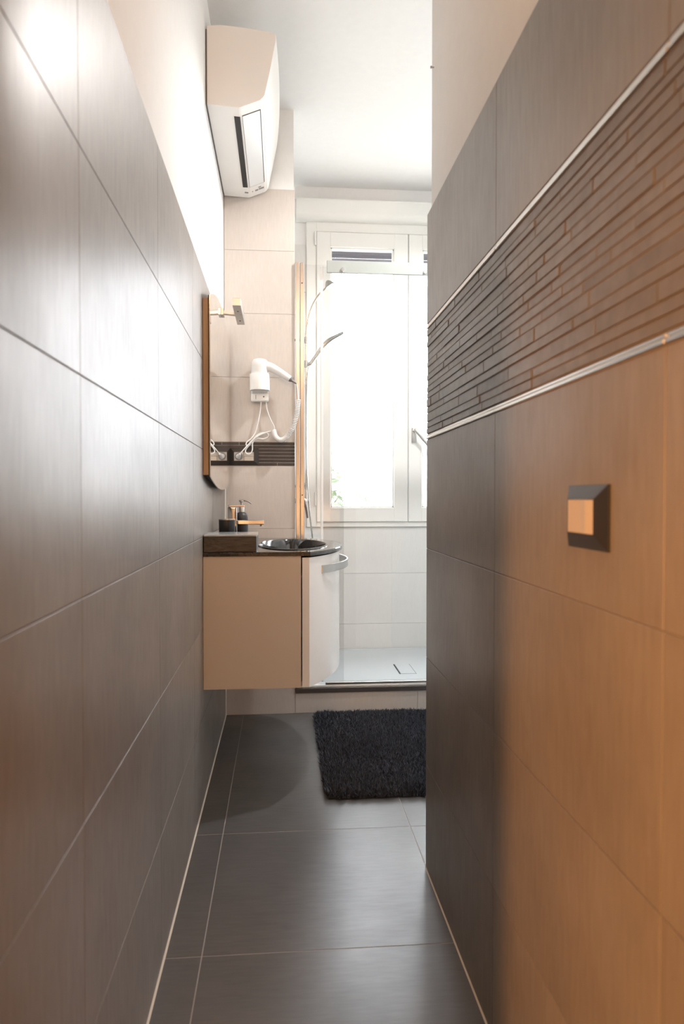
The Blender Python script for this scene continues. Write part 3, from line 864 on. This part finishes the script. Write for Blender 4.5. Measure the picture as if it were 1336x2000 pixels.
bmesh.ops.recalc_face_normals(bmf, faces=bmf.faces)
obj('front_panel', bmf, 'ac_plastic', ac, smooth=True)
# slanted lower face: vane, black slot, display strip
def slant(s, off):
    """point on the slanted underside: s 0 at the wall side .. 1 at the front"""
    x_ = -0.146 + (-0.0760 + 0.146) * s
    z_ = 2.445 + (2.473 - 2.445) * s
    return (x_ + 0.37 * off, z_ - 0.93 * off)


obj('air_vane', prism([slant(0.06, 0.0025), slant(0.97, 0.0025), slant(0.97, 0.0), slant(0.06, 0.0)], 'y', ay0 + 0.062, ay1 - 0.112), 'ac_vane', ac)
obj('air_slot', prism([(-0.172, 2.4425), (-0.150, 2.4420), (-0.150, 2.4450), (-0.172, 2.4455)], 'y', ay0 + 0.062, ay1 - 0.112), 'black', ac)
g = obj('vane_gap', prism([slant(0.05, 0.0012), slant(1.02, 0.0012), slant(1.02, -0.001), slant(0.05, -0.001)], 'y', ay0 + 0.0595, ay1 - 0.1085), 'black', ac)
dp = obj('display_strip', prism([slant(0.05, 0.0015), slant(1.0, 0.0015), slant(1.0, 0.0), slant(0.05, 0.0)], 'y', ay1 - 0.106, ay1 - 0.004), 'ac_plastic', ac)
for (s0, s1, q0, q1) in ((0.62, 0.95, 0.050, 0.066), (0.38, 0.58, 0.048, 0.062), (0.60, 0.78, 0.072, 0.082), (0.18, 0.24, 0.050, 0.060)):
    obj('print', prism([slant(s0, 0.0020), slant(s1, 0.0020), slant(s1, 0.0014), slant(s0, 0.0014)], 'y', ay1 - q1, ay1 - q0), 'grey_print', dp)
obj('sensor', box((-0.166, ay1 - 0.062, 2.4425), (-0.150, ay1 - 0.050, 2.4445)), 'grey_print', ac)

# small metal peg at the edge of the right plaster wall
pgp = obj('metal_peg', lathe([(0.0005, -0.010), (0.0035, -0.010), (0.0035, -0.006), (0.002, -0.005), (0.002, 0.002), (0.0005, 0.002)], (XR + 0.010, 1.89, 2.20), 10, 'x'), 'satin', at=(XR + 0.01, 1.89, 2.20))
tag(pgp, 'tiny metal peg near the top edge of the right plaster wall', 'peg')

# ------------------------------------------------------------------ bath mat
mat_ = thing('bath_mat', (0.43, 2.83, 0.0), 'black shaggy bath mat on the dark floor tiles', 'bath mat')
rx0, rx1, ry0, ry1 = 0.146, 0.72, 2.372, 3.300
b = box((rx0 + 0.012, ry0 + 0.012, 0.0005), (rx1 - 0.012, ry1 - 0.012, 0.012), 0.005, 2)
obj('backing', b, 'rug', mat_)
rp = random.Random(3)
V, F = [], []
NT = 27000
org = Vector(mat_.location)
for i in range(NT):
    u, v = rp.random(), rp.random()
    x = rx0 + 0.008 + (rx1 - rx0 - 0.016) * u
    y = ry0 + 0.008 + (ry1 - ry0 - 0.016) * v
    # rounded corners
    cxd = max(rx0 + 0.05 - x, x - rx1 + 0.05, 0); cyd = max(ry0 + 0.05 - y, y - ry1 + 0.05, 0)
    if cxd > 0 and cyd > 0 and math.hypot(cxd, cyd) > 0.043:
        continue
    edge = min(x - rx0, rx1 - x, y - ry0, ry1 - y)
    h = 0.034 + 0.006 * math.sin(9 * x + 5 * y) * math.sin(11 * y - 4 * x) + rp.uniform(-0.009, 0.006)
    if 0.53 < x < 0.62 or True:
        h -= 0.008 * math.exp(-((y - 2.52 - 0.25 * (x - 0.45)) / 0.012) ** 2) * (1 if x > 0.33 else 0)
    lean = 0.012
    ox = oy = 0.0
    if edge < 0.03:
        h *= 0.72 + 0.28 * edge / 0.03
        k = (0.03 - edge) / 0.03 * 0.007
        ox = -k if x - rx0 == edge else (k if rx1 - x == edge else 0)
        oy = -k if y - ry0 == edge else (k if ry1 - y == edge else 0)
    dx = rp.uniform(-lean, lean) * 0.6 + ox + 0.009 * math.sin(150 * x + 40 * math.sin(23 * y))
    dy = rp.uniform(-lean, lean) * 0.6 + oy + 0.009 * math.sin(140 * y + 40 * math.sin(19 * x))
    h += 0.004 * math.sin(95 * x + 3 * math.sin(31 * y)) * math.sin(88 * y + 3 * math.sin(27 * x))
    r0 = rp.uniform(0.0024, 0.0042)
    a0 = rp.uniform(0, 2 * PI)
    base = len(V)
    for (fz, fr, kx) in ((0.004 / h, 1.0, 0.0), (0.6, 1.05, 0.45)):
        for q in range(3):
            a = a0 + 2 * PI * q / 3 + fz * 2
            V.append((x + dx * kx + r0 * fr * math.cos(a) - org.x, y + dy * kx + r0 * fr * math.sin(a) - org.y, h * fz))
    V.append((x + dx - org.x, y + dy - org.y, h))
    for q in range(3):
        r_ = (q + 1) % 3
        F.append((base + q, base + r_, base + 3 + r_, base + 3 + q))
        F.append((base + 3 + q, base + 3 + r_, base + 6))
me = bpy.data.meshes.new('pile'); me.from_pydata(V, [], F); me.update()
me.materials.append(M['pile'])
po_ = bpy.data.objects.new('pile', me); C.objects.link(po_); po_.parent = mat_
po_['kind'] = 'stuff'

# ------------------------------------------------------------------ outside the window
sh = thing('roller_shutter', (0.76, 4.30, 2.44), 'dark roller shutter lowered a hand width behind the window glass', 'shutter')
for k in range(5):
    zc = 2.405 + 0.046 * k
    obj('slat', prism([(4.292, zc + 0.001), (4.297, zc + 0.001), (4.305, zc + 0.022), (4.297, zc + 0.045), (4.292, zc + 0.045), (4.299, zc + 0.022)], 'x', WX0 + 0.01, WX1 - 0.01), 'shutter', sh)
struct(obj('ground_outside', box((-8, YW + 0.21, -0.6), (12, 24, -0.5)), 'stone'))
rl = thing('garden_railing', (1.0, 6.2, -0.5), 'white railing outside, faint behind the bright window glass', 'railing')
for (z0, z1) in ((0.90, 0.95), (1.10, 1.16), (1.42, 1.47)):
    obj('rail', box((-1.0, 6.18, z0), (3.2, 6.22, z1), 0.004), 'rail_white', rl)
for k in range(12):
    x = -0.95 + 0.30 * k
    obj('post', box((x, 6.175, -0.5), (x + 0.13, 6.225, 1.42), 0.004), 'rail_white', rl)
for k, (hx, hw, hh) in enumerate(((0.1, 1.3, 1.75), (3.6, 1.3, 1.95))):
    rb_ = random.Random(40 + k)
    V, F = [], []
    for i in range(5000):
        x = max(-hw, min(hw, rb_.gauss(0, hw / 2))); y = rb_.uniform(-0.4, 0.4); zt = hh + 0.15 * math.sin(5 * x) - 0.25 * (x / hw) ** 2
        z_ = rb_.uniform(0, 1) ** 0.7 * zt
        s = rb_.uniform(0.03, 0.06)
        q = Vector((rb_.uniform(-1, 1), rb_.uniform(-1, 1), rb_.uniform(-1, 1))).normalized()
        w = q.orthogonal().normalized()
        c0 = Vector((x, y, z_)); n0 = len(V)
        V += [tuple(c0 - q * s), tuple(c0 + w * s * 0.5), tuple(c0 + q * s), tuple(c0 - w * s * 0.5)]
        F.append((n0, n0 + 1, n0 + 2, n0 + 3))
    ho = thing('garden_shrub', (hx, 7.4, -0.5), ('green shrub outside, faint through the left of the window glass', 'green shrub outside, faint through the right of the window glass')[k], 'shrub', 'shrubs beyond the railing')
    me = bpy.data.meshes.new('foliage'); me.from_pydata(V, [], F); me.materials.append(M['leaf'])
    o = bpy.data.objects.new('foliage', me); C.objects.link(o); o.parent = ho
    o['kind'] = 'stuff'
    obj('stem', tube([(hx, 7.4, -0.5), (hx + 0.03, 7.4, 0.2), (hx, 7.42, 0.9)], [0.04, 0.03, 0.015], 8), 'wenge', ho)
